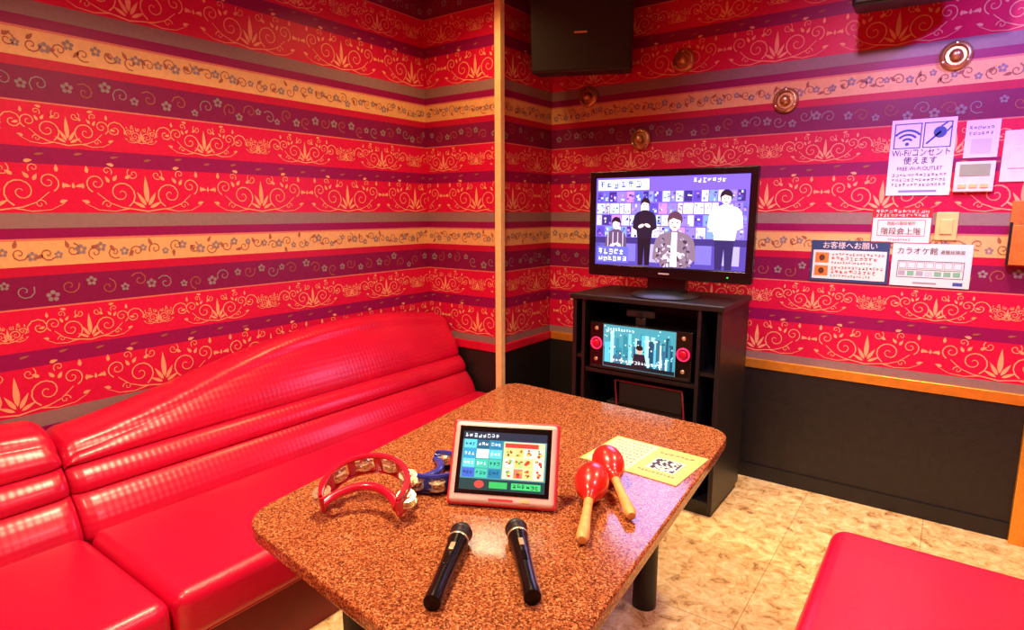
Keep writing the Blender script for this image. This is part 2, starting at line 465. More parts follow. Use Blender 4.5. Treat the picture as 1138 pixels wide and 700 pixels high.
for (a, b, hp) in ((.62, 2.498, H1), (-.9, .618, H2)):
    g = Group('red_sofa', (-2.0, (a+b)/2, 0))
    g.add(backrest('backrest', a, b, hp))
    g.add(box('seat', (-2.06, a+.001, .19), (-1.5, b-.001, .338), LEAS, .04, 5))
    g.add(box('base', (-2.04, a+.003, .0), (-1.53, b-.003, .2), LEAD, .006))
    g.add(tube('seat_piping', [(-1.512, a+.04, .205), (-1.512, b-.04, .205)], .006, LEAS))

# ---------------------------------------------------------------- table
TZ = .585
def rounded_quad(c, r, n=8):
    out = []
    for i in range(4):
        p = Vector(c[i]); a = (Vector(c[i-1])-p).normalized(); b = (Vector(c[(i+1) % 4])-p).normalized()
        s, e = p+a*r, p+b*r
        for j in range(n+1):
            t = j/n; out.append(s*(1-t)**2+p*2*t*(1-t)+e*t*t)
    return out
def slab(name, c, r, z0, z1, m, bev=0):
    bm = bmesh.new(); pts = rounded_quad(c, r)
    f = bm.faces.new([bm.verts.new((p.x, p.y, z0)) for p in pts])
    q = bmesh.ops.extrude_face_region(bm, geom=[f])
    for v in [v for v in q['geom'] if isinstance(v, bmesh.types.BMVert)]: v.co.z = z1
    bmesh.ops.recalc_face_normals(bm, faces=bm.faces)
    if bev:
        ed = [e for e in bm.edges if abs(e.verts[0].co.z-e.verts[1].co.z) < 1e-6]
        bmesh.ops.bevel(bm, geom=ed, offset=bev, segments=3, profile=.5, affect='EDGES')
    return from_bm(name, bm, m)
TQ = [(-1.31, .70), (-.43, .60), (-.54, 1.975), (-1.49, 2.035)]
g = Group('low_table', (-.93, 1.32, 0))
g.add(slab('top', TQ, .10, TZ-.034, TZ, GRAN, .006))
ins = [(-1.2, .80), (-.54, .73), (-.63, 1.85), (-1.34, 1.9)]
g.add(slab('apron', ins, .05, TZ-.065, TZ-.034, BLACK))
for i, (x, y) in enumerate(((-1.14, .90), (-.64, .84), (-.73, 1.755), (-1.27, 1.80))):
    g.add(lathe('leg_%d' % (i+1), [(0, 0), (.039, 0), (.039, TZ-.065), (0, TZ-.065)], BLACK, (x, y, 0), n=28))

# ---------------------------------------------------------------- red bench at right
g = Group('red_bench', (.25, 1.5, 0))
g.add(box('cushion', (-.215, 1.1, .24), (.85, 1.915, .39), LEAS, .045, 6))
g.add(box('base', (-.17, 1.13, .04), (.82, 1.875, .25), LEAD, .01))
for i, (x, y) in enumerate(((-.13, 1.17), (.78, 1.17), (-.13, 1.81), (.78, 1.81))):
    g.add(cyl('foot_%d' % (i+1), (x, y, 0), (x, y, .045), .025, BLACK))

# ---------------------------------------------------------------- tv cabinet
cx0, cx1, cy0, cy1, ch = -1.43, -.735, 2.45, 2.84, .925
g = Group('tv_cabinet', (-1.08, 2.65, 0))
T = .02
g.add(box('side_left', (cx0, cy0, .03), (cx0+T, cy1, ch-.025), CABM, .002))
g.add(box('side_right', (cx1-T, cy0, .03), (cx1, cy1, ch-.025), CABM, .002))
g.add(box('top', (cx0-.01, cy0-.015, ch-.025), (cx1+.01, cy1+.005, ch), CABM, .006))
g.add(box('plinth', (cx0+.01, cy0+.02, 0), (cx1-.01, cy1-.01, .05), BLACK))
g.add(box('bottom', (cx0+T, cy0, .05), (cx1-T, cy1-.01, .07), CABM))
g.add(box('back_board', (cx0+T, cy1-.012, .07), (cx1-T, cy1, ch-.025), CABM))
xd0, xd1 = cx0+.065, cx1-.10
g.add(box('divider_left', (xd0-.015, cy0, .07), (xd0, cy1-.012, ch-.025), CABM))
g.add(box('divider_right', (xd1, cy0, .07), (xd1+.015, cy1-.012, ch-.025), CABM))
for i, z in enumerate((.56, .30)):
    g.add(box('shelf_%d' % (i+1), (xd0, cy0+.01, z), (xd1, cy1-.012, z+.018), CABM))
for i, z in enumerate((.62, .36)):
    g.add(box('side_shelf_%d' % (i+1), (xd1+.015, cy0+.01, z), (cx1-T, cy1-.012, z+.015), CABM))
    g.add(box('side_shelf_left_%d' % (i+1), (cx0+T, cy0+.01, z), (xd0-.015, cy1-.012, z+.015), CABM))
g.add(box('lower_door', (xd0+.004, cy0, .075), (xd1-.004, cy0+.016, .295), CABM, .002))
g.add(cyl('lower_door_knob', (xd0+.06, cy0-.015, .2), (xd0+.06, cy0, .2), .01, BLACK))
g.add(box('amplifier_body', (-1.27, 2.50, .318), (-.90, 2.78, .42), DARKIN, .005))
fr = [(-1.2, 2.488, .325), (-1.22, 2.488, .53), (-.90, 2.488, .53), (-.88, 2.488, .325)]
g.add(tube('amplifier_red_frame', fr, .005, LEAD)); g.add(box('amplifier_panel', (-1.2, 2.489, .422), (-.9, 2.50, .525), DARKIN, .003))
g.add(box('amplifier_strip', (-1.26, 2.497, .34), (-.91, 2.50, .36), GLOSS))
g = Group('karaoke_machine', (-1.1, 2.6, .6))
mx0, mx1, mz0, mz1, my = -1.345, -.855, .579, .80, 2.462
g.add(box('body', (mx0, my, mz0), (mx1, 2.79, mz1), GLOSS, .008))
g.add(box('bottom_strip', (mx0+.01, my-.004, mz0+.005), (mx1-.01, my, mz0+.017), CABM, .001))
c = Canvas(); W, Hh = .345, .195
c.rect(0, 0, W, Hh, (60, 150, 165), 0)
for i in range(70):
    x = random.uniform(0, W-.03); w = random.uniform(.006, .028); h = random.uniform(.03, .15)
    c.rect(x, .02, x+w, .02+h, random.choice([(30, 130, 150), (80, 190, 205), (14, 70, 100), (170, 230, 240), (40, 100, 130), (120, 200, 210), (210, 245, 250)]), 1+i*.06)
for i in range(70):
    x, y = random.uniform(0, W-.01), random.uniform(.02, Hh-.01); c.rect(x, y, x+.006, y+.006, random.choice([(230, 255, 250), (150, 220, 230), (20, 50, 70), (255, 240, 220)]), 5.9)
c.rect(0, 0, W, .02, (5, 20, 30), 6); c.ell(W*.52, .092, .014, .018, (225, 170, 150), 7); c.ell(W*.52, .104, .017, .012, (25, 15, 20), 7.5)
c.poly([(W*.52-.038, .02), (W*.52+.038, .02), (W*.52+.024, .076), (W*.52-.024, .076)], (20, 25, 40), 7)
c.glyphs(.02, .175, .16, .012, (240, 250, 255), 7); c.glyphs(.05, .035, .28, .014, (245, 250, 255), 8)
c.frame(0, 0, W, Hh, .002, (70, 130, 140), 8)
g.add(c.build('display', (-1.272, my-.001, .598), (1, 0, 0), (0, 0, 1), SCREEN2, .0002))
PINKL = mat('pink_ring_light', rgb(255, 40, 100), .3, emit=1.0)
for i, (x, z) in enumerate(((-1.307, .70), (-.893, .70))):
    ring = [(x+.026*math.cos(2*pi*k/24), my-.004, z+.026*math.sin(2*pi*k/24)) for k in range(24)]
    g.add(tube('ring_light_%d' % (i+1), ring, .004, PINKL, True))
    g.add(cyl('knob_%d' % (i+1), (x, my-.014, z), (x, my, z), .018, REDP))
    for k, zz in enumerate((.625, .77)):
        g.add(cyl('jack_%d_%d' % (i+1, k+1), (x, my-.006, zz), (x, my, zz), .009, SILV))
g.add(box('sensor_stand', (-1.125, 2.475, .798), (-1.075, 2.515, .836), BLACK, .006))
g.add(box('sensor_head', (-1.17, 2.47, .835), (-1.03, 2.51, .872), BLACK, .01))
g.add(cyl('sensor_lens', (-1.1, 2.462, .853), (-1.1, 2.472, .853), .012, GLOSS))

# ---------------------------------------------------------------- television
g = Group('television', (-1.04, 2.6, .925))
tx0, tx1, tz0, tz1, ty = -1.412, -.66, 1.004, 1.480, 2.56
g.add(box('housing', (tx0+.02, ty+.02, tz0+.02), (tx1-.02, ty+.085, tz1-.02), BLACK, .02))
bz, bb = .03, .052
g.add(box('bezel_top', (tx0, ty, tz1-bz), (tx1, ty+.03, tz1), GLOSS, .004))
g.add(box('bezel_bottom', (tx0, ty, tz0), (tx1, ty+.03, tz0+bb), GLOSS, .006))
g.add(box('bezel_left', (tx0, ty+.0005, tz0+.003), (tx0+bz, ty+.03, tz1-.003), GLOSS, .003))
g.add(box('bezel_right', (tx1-bz, ty+.0005, tz0+.003), (tx1, ty+.03, tz1-.003), GLOSS, .003))
g.add(box('screen_panel', (tx0+bz-.005, ty+.008, tz0+bb-.005), (tx1-bz+.005, ty+.03, tz1-bz+.005), GLOSS))
xm = (tx0+tx1)/2
g.add(box('neck', (xm-.09, ty+.03, .94), (xm+.09, ty+.07, tz0+.06), GLOSS, .005))
g.add(lathe('foot', [(0, 0), (.15, 0), (.15, .006), (.14, .014), (.05, .024), (0, .024)], BLACK, (xm, ty+.03, .9255), n=40))
WHT = mat('printed_logo_grey', rgb(190, 190, 195), .4)
RZ = Matrix.Rotation(pi/2, 4, 'X')
def onback(x, y, z): return Matrix.Translation((x, y, z)) @ RZ
g.add(box('logo_plate', (xm-.025, ty-.0012, tz0+.021), (xm+.025, ty, tz0+.027), WHT))
g.add(box('power_led', (tx1-.1, ty-.001, tz0+.022), (tx1-.095, ty, tz0+.026), mat('green_led', rgb(60, 255, 90), .4, emit=2)))
W, Hh = tx1-tx0-2*bz, tz1-tz0-bz-bb
c = Canvas(); c.rect(0, 0, W, Hh, (110, 84, 212), 0)
c.rect(0, 0, W, .12, (72, 60, 150), .5)
cols = [(130, 110, 235), (80, 62, 170), (215, 195, 255), (48, 38, 110), (110, 140, 240), (190, 120, 230), (180, 200, 255), (80, 90, 190), (235, 225, 255)]
for r in range(4):
    x = .005
    while x < W-.02:
        w = random.uniform(.02, .05); w = min(w, W-.004-x)
        c.rect(x, .13+r*.052, x+w-.004, .13+r*.052+.046, random.choice(cols), 1)
        for q in range(5):
            xx = x+random.random()*(w-.012); yy = .13+r*.052+random.random()*.034
            c.rect(xx, yy, xx+random.uniform(.004, .012), yy+random.uniform(.004, .012), random.choice(cols), 1.5+q*.1)
        x += w
c.rect(0, .10, W, .128, (50, 42, 110), 2)
for k in range(6): c.rect(.02+k*.115, .02, .09+k*.115, .1, random.choice([(110, 100, 200), (160, 150, 230), (80, 75, 155)]), 2)
SK = (244, 204, 200)
def person(x, y, s, top, hair, legs=None, arms=SK, l=3, bw=1.0):
    b = s*bw
    c.ell(x, y+.12*s, s*.44, s*.46, hair, l); c.ell(x, y-.05*s, s*.34, s*.45, SK, l+.3)
    c.poly([(x-.35*s, y+.06*s), (x-.1*s, y+.2*s), (x+.35*s, y+.06*s), (x+.34*s, y+.36*s), (x+.14*s, y+.56*s), (x-.14*s, y+.56*s), (x-.34*s, y+.36*s)], hair, l+.5)
    c.ell(x-.14*s, y-.04*s, .06*s, .035*s, (50, 25, 40), l+.6, 8); c.ell(x+.14*s, y-.04*s, .06*s, .035*s, (50, 25, 40), l+.6, 8)
    c.ell(x, y-.3*s, .11*s, .035*s, (190, 70, 90), l+.6, 8)
    c.rect(x-.13*s, y-.7*s, x+.13*s, y-.4*s, SK, l-.2)
    lo = max(.002, y-3.0*s)
    c.poly([(x-.2*s, y-.5*s), (x-.7*b, y-.72*s), (x-.92*b, y-1.0*s), (x-1.0*b, y-1.4*s), (x-1.05*b, max(lo, y-2.1*s)), (x-.7*b, max(lo, y-2.3*s)), (x-.62*b, lo), (x+.62*b, lo), (x+.7*b, max(lo, y-2.3*s)), (x+1.05*b, max(lo, y-2.1*s)), (x+1.0*b, y-1.4*s), (x+.92*b, y-1.0*s), (x+.7*b, y-.72*s), (x+.2*s, y-.5*s)], top, l)
    if y-2.2*s > .01:
        dk = tuple(max(0, int(q*.72)) for q in top)
        c.line(x-.6*b, y-1.2*s, x-.62*b, lo+.2*s, .05*s, dk, l+.2); c.line(x+.6*b, y-1.2*s, x+.62*b, lo+.2*s, .05*s, dk, l+.2)
        c.ell(x-.3*b, y-1.9*s, .3*s, .15*s, arms, l+.4, rot=.4); c.ell(x+.25*b, y-1.85*s, .3*s, .15*s, arms, l+.4, rot=-.4)
    if legs:
        z = max(.002, y-5.4*s); c.poly([(x-.58*b, lo), (x+.58*b, lo), (x+.5*b, z), (x+.1*s, z), (x, lo-.3*(lo-z)), (x-.1*s, z), (x-.5*b, z)], legs, l)
person(.105, .19, .052, (90, 66, 100), (20, 14, 24), None, l=3)
for k in range(4): c.line(.065+k*.025, .04, .065+k*.025, .15, .004, (200, 190, 210), 3.9)
person(.245, .275, .050, (22, 18, 40), (30, 16, 30), (14, 12, 28), l=3, bw=1.1)
person(.60, .30, .058, (250, 246, 255), (26, 16, 34), (34, 32, 84), l=3, bw=1.2)
person(.385, .20, .078, (120, 98, 116), (84, 50, 66), None, l=5, bw=1.2)
for k in range(70):
    xx = .385+random.uniform(-.078, .078); c.ell(xx, random.uniform(.005, .13 if abs(xx-.385) < .06 else .10), .009, .005, random.choice([(180, 160, 185), (130, 110, 140), (60, 44, 66), (215, 200, 222)]), 6.2+k*.01, 8, random.random()*3)
c.poly([(.370, .005), (.400, .005), (.397, .155), (.373, .155)], (235, 230, 245), 7)
c.rect(.01, Hh-.055, .26, Hh-.008, (244, 244, 255), 7); c.glyphs(.02, Hh-.032, .25, .032, (60, 80, 210), 7.5)
c.rect(.01, .012, .17, .085, (90, 90, 200), 7.2); c.glyphs(.02, .062, .16, .024, (255, 255, 255), 7.5); c.glyphs(.02, .03, .16, .022, (255, 255, 255), 7.5)
c.glyphs(.46, Hh-.02, .6, .018, (240, 235, 255), 7.5)
g.add(c.build('screen_picture', (tx0+bz, ty+.0075, tz0+bb), (1, 0, 0), (0, 0, 1), SCREEN, .0002))

# ---------------------------------------------------------------- notices on back wall
INK = mat('ink_dark_blue', rgb(40, 60, 130), .5); INKR = mat('ink_red', rgb(200, 30, 40), .5); INKK = mat('ink_black', rgb(40, 36, 48), .5); INKW = mat('ink_white', rgb(245, 240, 240), .5)
def notice(name, x0, z0, x1, z1, draw, texts=()):
    g = Group(name, ((x0+x1)/2, YB, (z0+z1)/2)); w, h = x1-x0, z1-z0
    g.add(box('sheet', (x0, YB-.004, z0), (x1, YB-.0015, z1), WHITEP))
    c = Canvas(); draw(c, w, h); g.add(c.build('print', (x0, YB-.0043, z0), (1, 0, 0), (0, 0, 1), PRINT))
    for i, (s, size, u, v, m, sx) in enumerate(texts):
        g.add(text('lettering_%d' % (i+1), s, size, onback(x0+u*w, YB-.0068, z0+v*h), m, sx=sx))
def d_wifi(c, w, h):
    c.rect(0, 0, w, h, (236, 232, 242)); B = (50, 80, 170)
    for k in (0, 1):
        x0 = .05*w+k*.46*w; c.frame(x0, .62*h, x0+.43*w, .95*h, .004, B, 2)
        c.rect(x0+.004, .62*h+.004, x0+.43*w-.004, .95*h-.004, (225, 230, 248), 1.5)
    cx, cy = .265*w, .68*h
    for r in (.02, .037, .054):
        pts = [(cx+r*math.cos(t), cy+r*math.sin(t)) for t in [pi*.22+pi*.56*i/10 for i in range(11)]]
        for q in ribbon(pts, .008): c.poly(q, B, 3)
    c.ell(cx, cy, .007, .007, B, 3)
    cx, cy = .725*w, .79*h
    c.ell(cx+.008, cy+.008, .022, .022, B, 3); c.line(cx+.01, cy+.01, cx-.035, cy-.035, .007, B, 3)
    c.line(cx+.01, cy+.03, cx+.03, cy+.045, .006, B, 3); c.line(cx+.03, cy+.01, cx+.045, cy+.03, .006, B, 3)
    for k in range(3): c.glyphs(.08*w, (.27-.065*k)*h, .92*w, .012, (60, 60, 90), 2)
    c.rect(.2*w, .04*h, .8*w, .07*h, (130, 140, 190), 2)
notice('wifi_notice_poster', -.262, 1.365, -.045, 1.665, d_wifi, [('Wi-Fi/コンセント', .034, .5, .56, INK, .78), ('使えます', .032, .5, .455, INK, .9), ('FREE Wi-Fi/OUTLET', .021, .5, .355, INK, .85)])
def d_note(c, w, h):
    c.rect(0, 0, w, h, (226, 222, 242)); c.glyphs(.1*w, .8*h, .9*w, .012, (80, 80, 110), 2); c.glyphs(.1*w, .65*h, .9*w, .012, (80, 80, 110), 2)
    c.rect(.2*w, .1*h, .8*w, .5*h, (195, 195, 220), 2)
notice('small_notice', -.015, 1.505, .09, 1.645, d_note)
def d_stair(c, w, h):
    c.rect(0, 0, w, h, (242, 232, 232)); c.rect(0, .72*h, w, h, (190, 30, 45), 2)
    c.glyphs(.06*w, .9*h, .94*w, .014, (250, 240, 240), 3); c.glyphs(.06*w, .79*h, .94*w, .012, (250, 240, 240), 3)
    c.frame(0, 0, w, h, .003, (190, 30, 45), 3); c.glyphs(.3*w, .1*h, .7*w, .008, (190, 30, 45), 3)
    c.frame(.1*w, .2*h, .9*w, .66*h, .002, (120, 60, 60), 3)
notice('evacuation_notice', -.30, 1.17, -.09, 1.315, d_stair, [('階段会上階', .03, .5, .33, INKK, .95), ('施設の階段場所', .016, .5, .56, INKR, .9)])
def d_blue(c, w, h):
    c.rect(0, 0, w, h, (40, 70, 120)); c.rect(.03*w, .06*h, .97*w, .76*h, (242, 236, 236), 2)
    for k in (0, 1):
        c.rect(.06*w, (.45-.32*k)*h, .24*w, (.7-.32*k)*h, (228, 130, 60), 3); c.ell(.15*w, (.575-.32*k)*h, .012, .014, (90, 50, 30), 4)
        c.glyphs(.28*w, (.66-.32*k)*h, .94*w, .012, (60, 50, 60), 3); c.glyphs(.28*w, (.56-.32*k)*h, .9*w, .016, (210, 30, 40), 3); c.glyphs(.28*w, (.46-.32*k)*h, .8*w, .010, (60, 50, 60), 3)
notice('blue_customer_notice', -.525, .995, -.225, 1.175, d_blue, [('お客様へお願い', .032, .5, .87, INKW, .95)])
def d_map(c, w, h):
    c.rect(0, 0, w, h, (230, 234, 240)); c.frame(.08*w, .2*h, .92*w, .6*h, .003, (80, 100, 120), 2)
    for k in range(7): c.frame(.1*w+k*.115*w, .42*h, .2*w+k*.115*w, .57*h, .0015, (100, 120, 130), 3)
    for k in range(7): c.rect(.1*w+k*.115*w, .25*h, .19*w+k*.115*w, .36*h, random.choice([(120, 190, 160), (200, 210, 220), (160, 170, 190)]), 3)
    c.line(.1*w, .39*h, .9*w, .39*h, .003, (60, 160, 120), 3); c.rect(.8*w, .05*h, .92*w, .13*h, (60, 90, 170), 3); c.rect(.3*w, .06*h, .6*w, .1*h, (150, 150, 160), 3)
notice('evacuation_map_notice', -.215, .995, .055, 1.17, d_map, [('カラオケ館', .03, .32, .82, INKK, .95), ('避難経路図', .018, .76, .81, INKK, .9)])
g = Group('air_conditioner_controller', (.03, YB, 1.45))
g.add(box('body', (-.035, YB-.022, 1.375), (.09, YB, 1.49), WHITEP, .004))
g.add(box('lcd', (-.02, YB-.0235, 1.435), (.075, YB-.0215, 1.48), mat('lcd_grey', rgb(150, 165, 140), .3)))
for i in range(3): g.add(box('button_%d' % (i+1), (-.02+i*.034, YB-.025, 1.39), (.006+i*.034, YB-.0215, 1.405), BEIGE, .001))
g = Group('wall_plate', (.15, YB, 1.45)); g.add(box('plate', (.105, YB-.006, 1.41), (.20, YB, 1.60), WHITEP, .003)); g.add(box('insert', (.125, YB-.009, 1.46), (.18, YB-.0055, 1.54), WHITEP, .002))
g = Group('light_switch', (-.04, YB, 1.25)); g.add(box('plate', (-.078, YB-.008, 1.185), (-.004, YB, 1.298), BEIGE, .004))
g.add(box('rocker', (-.062, YB-.013, 1.21), (-.02, YB-.007, 1.27), BEIGE, .003))
g = Group('wooden_wall_rack', (.2, YB, 1.2))
g.add(box('back', (.155, YB-.01, 1.10), (.29, YB, 1.34), DARKWOOD, .003)); g.add(box('pocket', (.16, YB-.05, 1.10), (.285, YB-.04, 1.25), DARKWOOD, .003))
g.add(box('side_1', (.155, YB-.05, 1.10), (.163, YB-.01, 1.26), BLACK)); g.add(box('side_2', (.282, YB-.05, 1.10), (.29, YB-.01, 1.26), BLACK)); g.add(box('base', (.163, YB-.045, 1.10), (.282, YB-.01, 1.108), DARKWOOD))

# ---------------------------------------------------------------- brass wall discs
for x, z in ((-1.679, 1.906), (-1.368, 1.666), (-1.157, 2.019), (-.679, 1.787), (-.074, 1.891)):
    g = Group('round_brass_wall_light', (x, YB, z))
    g.add(lathe('rim', [(.03, .004), (.05, 0), (.054, .002), (.054, .012), (.049, .02), (.040, .022), (.036, .014), (.034, .008), (0, .008)], BRASS, (x, YB-.0005, z), (0, -1, 0), 36))
    g.add(lathe('bulb_socket', [(0, .0), (.022, 0), (.022, .02), (.018, .034), (.008, .04), (0, .04)], BRASS, (x, YB-.007, z), (0, -1, 0), 24))
    for k in range(3):
        a = pi/2+k*2*pi/3; g.add(lathe('screw_%d' % (k+1), [(0, 0), (.005, 0), (.004, .003), (0, .004)], SILV, (x+.045*math.cos(a), YB-.021, z+.045*math.sin(a)), (0, -1, 0), 10))

# ---------------------------------------------------------------- speakers
GRILL = mat('speaker_grille_cloth', rgb(26, 18, 14), .8, var=.4, nscale=400)
def speaker(loc, w, d, h, yaw, tilt):
    g = Group('wall_speaker')
    g.add(box('cabinet', (-w/2, -d/2+.01, -h/2), (w/2, d/2, h/2), BLACK, .012))
    g.add(box('grille', (-w/2+.01, -d/2, -h/2+.01), (w/2-.01, -d/2+.012, h/2-.01), GRILL, .004))
    g.add(box('badge', (-.03, -d/2-.002, -.03), (.03, -d/2+.001, -.022), BRASS))
    g.add(box('bracket', (-.03, -.03, h/2-.002), (.03, .03, h/2+.05), BLACK))
    g.e.matrix_world = Matrix.Translation(loc) @ Matrix.Rotation(yaw, 4, 'Z') @ Matrix.Rotation(tilt, 4, 'X')
speaker((-1.57, 2.74, 2.17), .48, .26, .40, math.radians(25), math.radians(8))
speaker((-.20, 2.72, 2.21), .40, .24, .34, math.radians(5), math.radians(8))

# ---------------------------------------------------------------- things on the table
g = Group('karaoke_tablet_remote'); w, hh = .262, .20
g.add(box('shell', (-w/2, -.012, 0), (w/2, .012, hh), SHELL, .011, 4))
g.add(box('bumper', (-w/2-.005, -.006, -.004), (w/2+.005, .010, hh+.005), PINKP, .007, 3))
g.add(box('bezel', (-w/2+.014, -.0135, .022), (w/2-.014, -.011, hh-.012), GLOSS, .001))
c = Canvas(); W, Hh = w-.05, .142
c.rect(0, 0, W, Hh, (70, 140, 150), 0); c.rect(0, Hh-.02, W, Hh, (30, 40, 60), 1); c.glyphs(.005, Hh-.01, .09, .010, (220, 230, 240), 2)
pal = [(30, 150, 200), (60, 190, 160), (60, 100, 200), (20, 120, 160), (90, 200, 220), (140, 220, 210), (30, 90, 120), (240, 250, 250)]
for r in range(4):
    for q in range(3):
        x0, y0 = .004+q*.033, .030+r*.0235
        c.rect(x0, y0, x0+.031, y0+.0215, random.choice(pal), 2); c.glyphs(x0+.003, y0+.011, x0+.029, .008, (250, 250, 255) if random.random() < .6 else (20, 30, 50), 3)
c.rect(.105, .03, W-.004, Hh-.022, (246, 214, 160), 2); c.rect(.108, Hh-.036, W-.02, Hh-.025, (220, 60, 50), 2.5)
for r in range(3):
    for q in range(4):
        x0, y0 = .109+q*.0245, .033+r*.025
        c.rect(x0, y0, x0+.022, y0+.022, random.choice([(255, 240, 220), (250, 200, 120), (240, 120, 90), (255, 220, 200)]), 2.6)
        for k in range(5): c.ell(x0+random.uniform(.004, .018), y0+random.uniform(.004, .018), random.uniform(.002, .005), random.uniform(.002, .004), random.choice([(220, 60, 50), (240, 150, 60), (190, 60, 40), (120, 60, 40), (250, 190, 60), (90, 170, 80)]), 3+k*.1, 10)
c.rect(.0, .0, W, .027, (20, 60, 60), 2); c.ell(.05, .014, .012, .009, (240, 70, 60), 3, 14); c.rect(.075, .006, .12, .021, (50, 180, 90), 3); c.rect(.13, .006, W-.01, .021, (60, 200, 110), 3); c.glyphs(.134, .0135, W-.014, .010, (20, 60, 40), 4)
g.add(c.build('display', (-W/2, -.0137, .032), (1, 0, 0), (0, 0, 1), SCREEN2, .0001))
g.add(box('brand_strip', (-.03, -.0125, .009), (.03, -.0118, .014), PINKP)); g.add(box('button', (.05, -.0135, .008), (.07, -.0118, .016), BEIGE, .001))
tilt = math.radians(-30)
g.add(box('rear_foot', (-.10, 0, 0), (.10, .05, .012), PINKP, .004, M=Matrix.Rotation(-tilt, 4, 'X')))
g.add(box('rear_prop', (-.09, .008, .03), (.09, .03, .11), WHITEP, .01))
g.e.matrix_world = Matrix.Translation((-.836, 1.100, TZ+.0085)) @ Matrix.Rotation(math.radians(27), 4, 'Z') @ Matrix.Rotation(tilt, 4, 'X')

def tambourine(color, loc, yaw, tiltx, R, dep=.044, arch=.075, jo=0.0, a0d=-28, a1d=208):
    g = Group('tambourine'); a0, a1 = math.radians(a0d), math.radians(a1d); PW = .0135
    def arcplate(nm, z0, z1):
        bm = bmesh.new(); n = 40; rows = []
        for i in range(n+1):
            a = a0+(a1-a0)*i/n; e = min(i, n-i)/n; sh = .004*(1-min(1, e*12))
            rows.append([bm.verts.new((r*math.cos(a), r*math.sin(a), z)) for r, z in ((R-PW+sh, z0), (R-sh, z0), (R-sh, z1), (R-PW+sh, z1))])
        for p, q in zip(rows, rows[1:]):
            for j in range(4): bm.faces.new((p[j], p[(j+1) % 4], q[(j+1) % 4], q[j]))
        bm.faces.new(rows[0]); bm.faces.new(rows[-1]); bmesh.ops.recalc_face_normals(bm, faces=bm.faces)
        bmesh.ops.bevel(bm, geom=[e for e in bm.edges if len(e.link_faces) == 2 and e.calc_face_angle() > 1.2], offset=.0025, segments=2, affect='EDGES')
        return from_bm(nm, bm, color)
    g.add(arcplate('lower_rim', 0, .011)); g.add(arcplate('upper_rim', dep-.011, dep))
    for k in range(7):
        a = a0+(a1-a0)*(k*.965/6+.0175); r = R-PW/2
        g.add(box('post_%d' % (k+1), (-.0062, -.010, .009), (.0062, .010, dep-.009), color, .003, M=Matrix.Rotation(a, 4, 'Z') @ Matrix.Translation((r, 0, 0))))
    for k in range(6):
        a = a0+(a1-a0)*(k+.5)/6; r = R-PW/2+jo; x, y = r*math.cos(a), r*math.sin(a)
        g.add(cyl('pin_%d' % (k+1), ((R-PW/2)*math.cos(a), (R-PW/2)*math.sin(a), .009), ((R-PW/2)*math.cos(a), (R-PW/2)*math.sin(a), dep-.009), .002, SILV, 8))
        for j, z in enumerate((dep/2-.012, dep/2+.006)):
            s = 1 if j else -1
            g.add(lathe('jingle_%d_%d' % (k+1, j+1), [(.003, s*.004+.002), (.009, s*.004+.002), (.012, .002), (.0225, .002), (.0225, .0035), (.012, .0035), (.009, s*.004+.0035), (.003, s*.004+.0035)], SILV, (x, y, z), (math.cos(a)*.10, math.sin(a)*.10, 1), n=24))
    rm = R-PW/2
    e0 = Vector((rm*math.cos(a0), rm*math.sin(a0), dep/2)); e1 = Vector((rm*math.cos(a1), rm*math.sin(a1), dep/2))
    pts = []
    for i in range(25):
        t = i/24; x = e0.x+(e1.x-e0.x)*t; y = e0.y+arch*math.sin(pi*t)**.7; pts.append((x, y, dep/2))
    g.add(tube('handle', pts, .0105, color))
    g.e.matrix_world = Matrix.Translation(loc) @ Matrix.Rotation(yaw, 4, 'Z') @ Matrix.Rotation(tiltx, 4, 'X')
tambourine(REDP, (-1.088, .902, TZ+.026), math.radians(30), math.radians(18), .108, .060, .066, .003)
tambourine(BLUEP, (-1.075, 1.125, TZ+.001), math.radians(-75), 0, .088, .050, .045, .0)

def maraca(bx, by, hx, hy):
    g = Group('maraca'); L = math.hypot(hx-bx, hy-by); r = .0475
    body = [(0, -r*1.38)]
    for i in range(1, 14):
        t = pi*i/15; body.append((r*math.sin(t)*(1-.18*i/13), -r*1.35*math.cos(t)))
    body += [(.014, .070), (.013, .078), (0, .078)]
    g.add(lathe('gourd', body, MARA, n=36))
    g.add(lathe('handle', [(0, .062), (.012, .064), (.0105, .10), (.011, L*.62), (.014, L*.85), (.0150, L*.93), (.010, L*.99), (0, L)], WOOD, n=24))
    sl = math.asin((r-.015)/L)
    d = Vector((hx-bx, hy-by, 0)).normalized(); d = (d*math.cos(sl)-Vector((0, 0, math.sin(sl)))).normalized()
    q = Vector((0, 0, 1)).rotation_difference(d)
    g.e.matrix_world = Matrix.Translation((bx, by, TZ+r+.001)) @ q.to_matrix().to_4x4()
maraca(-.678, 1.268, -.588, 1.062)
maraca(-.697, 1.396, -.546, 1.222)

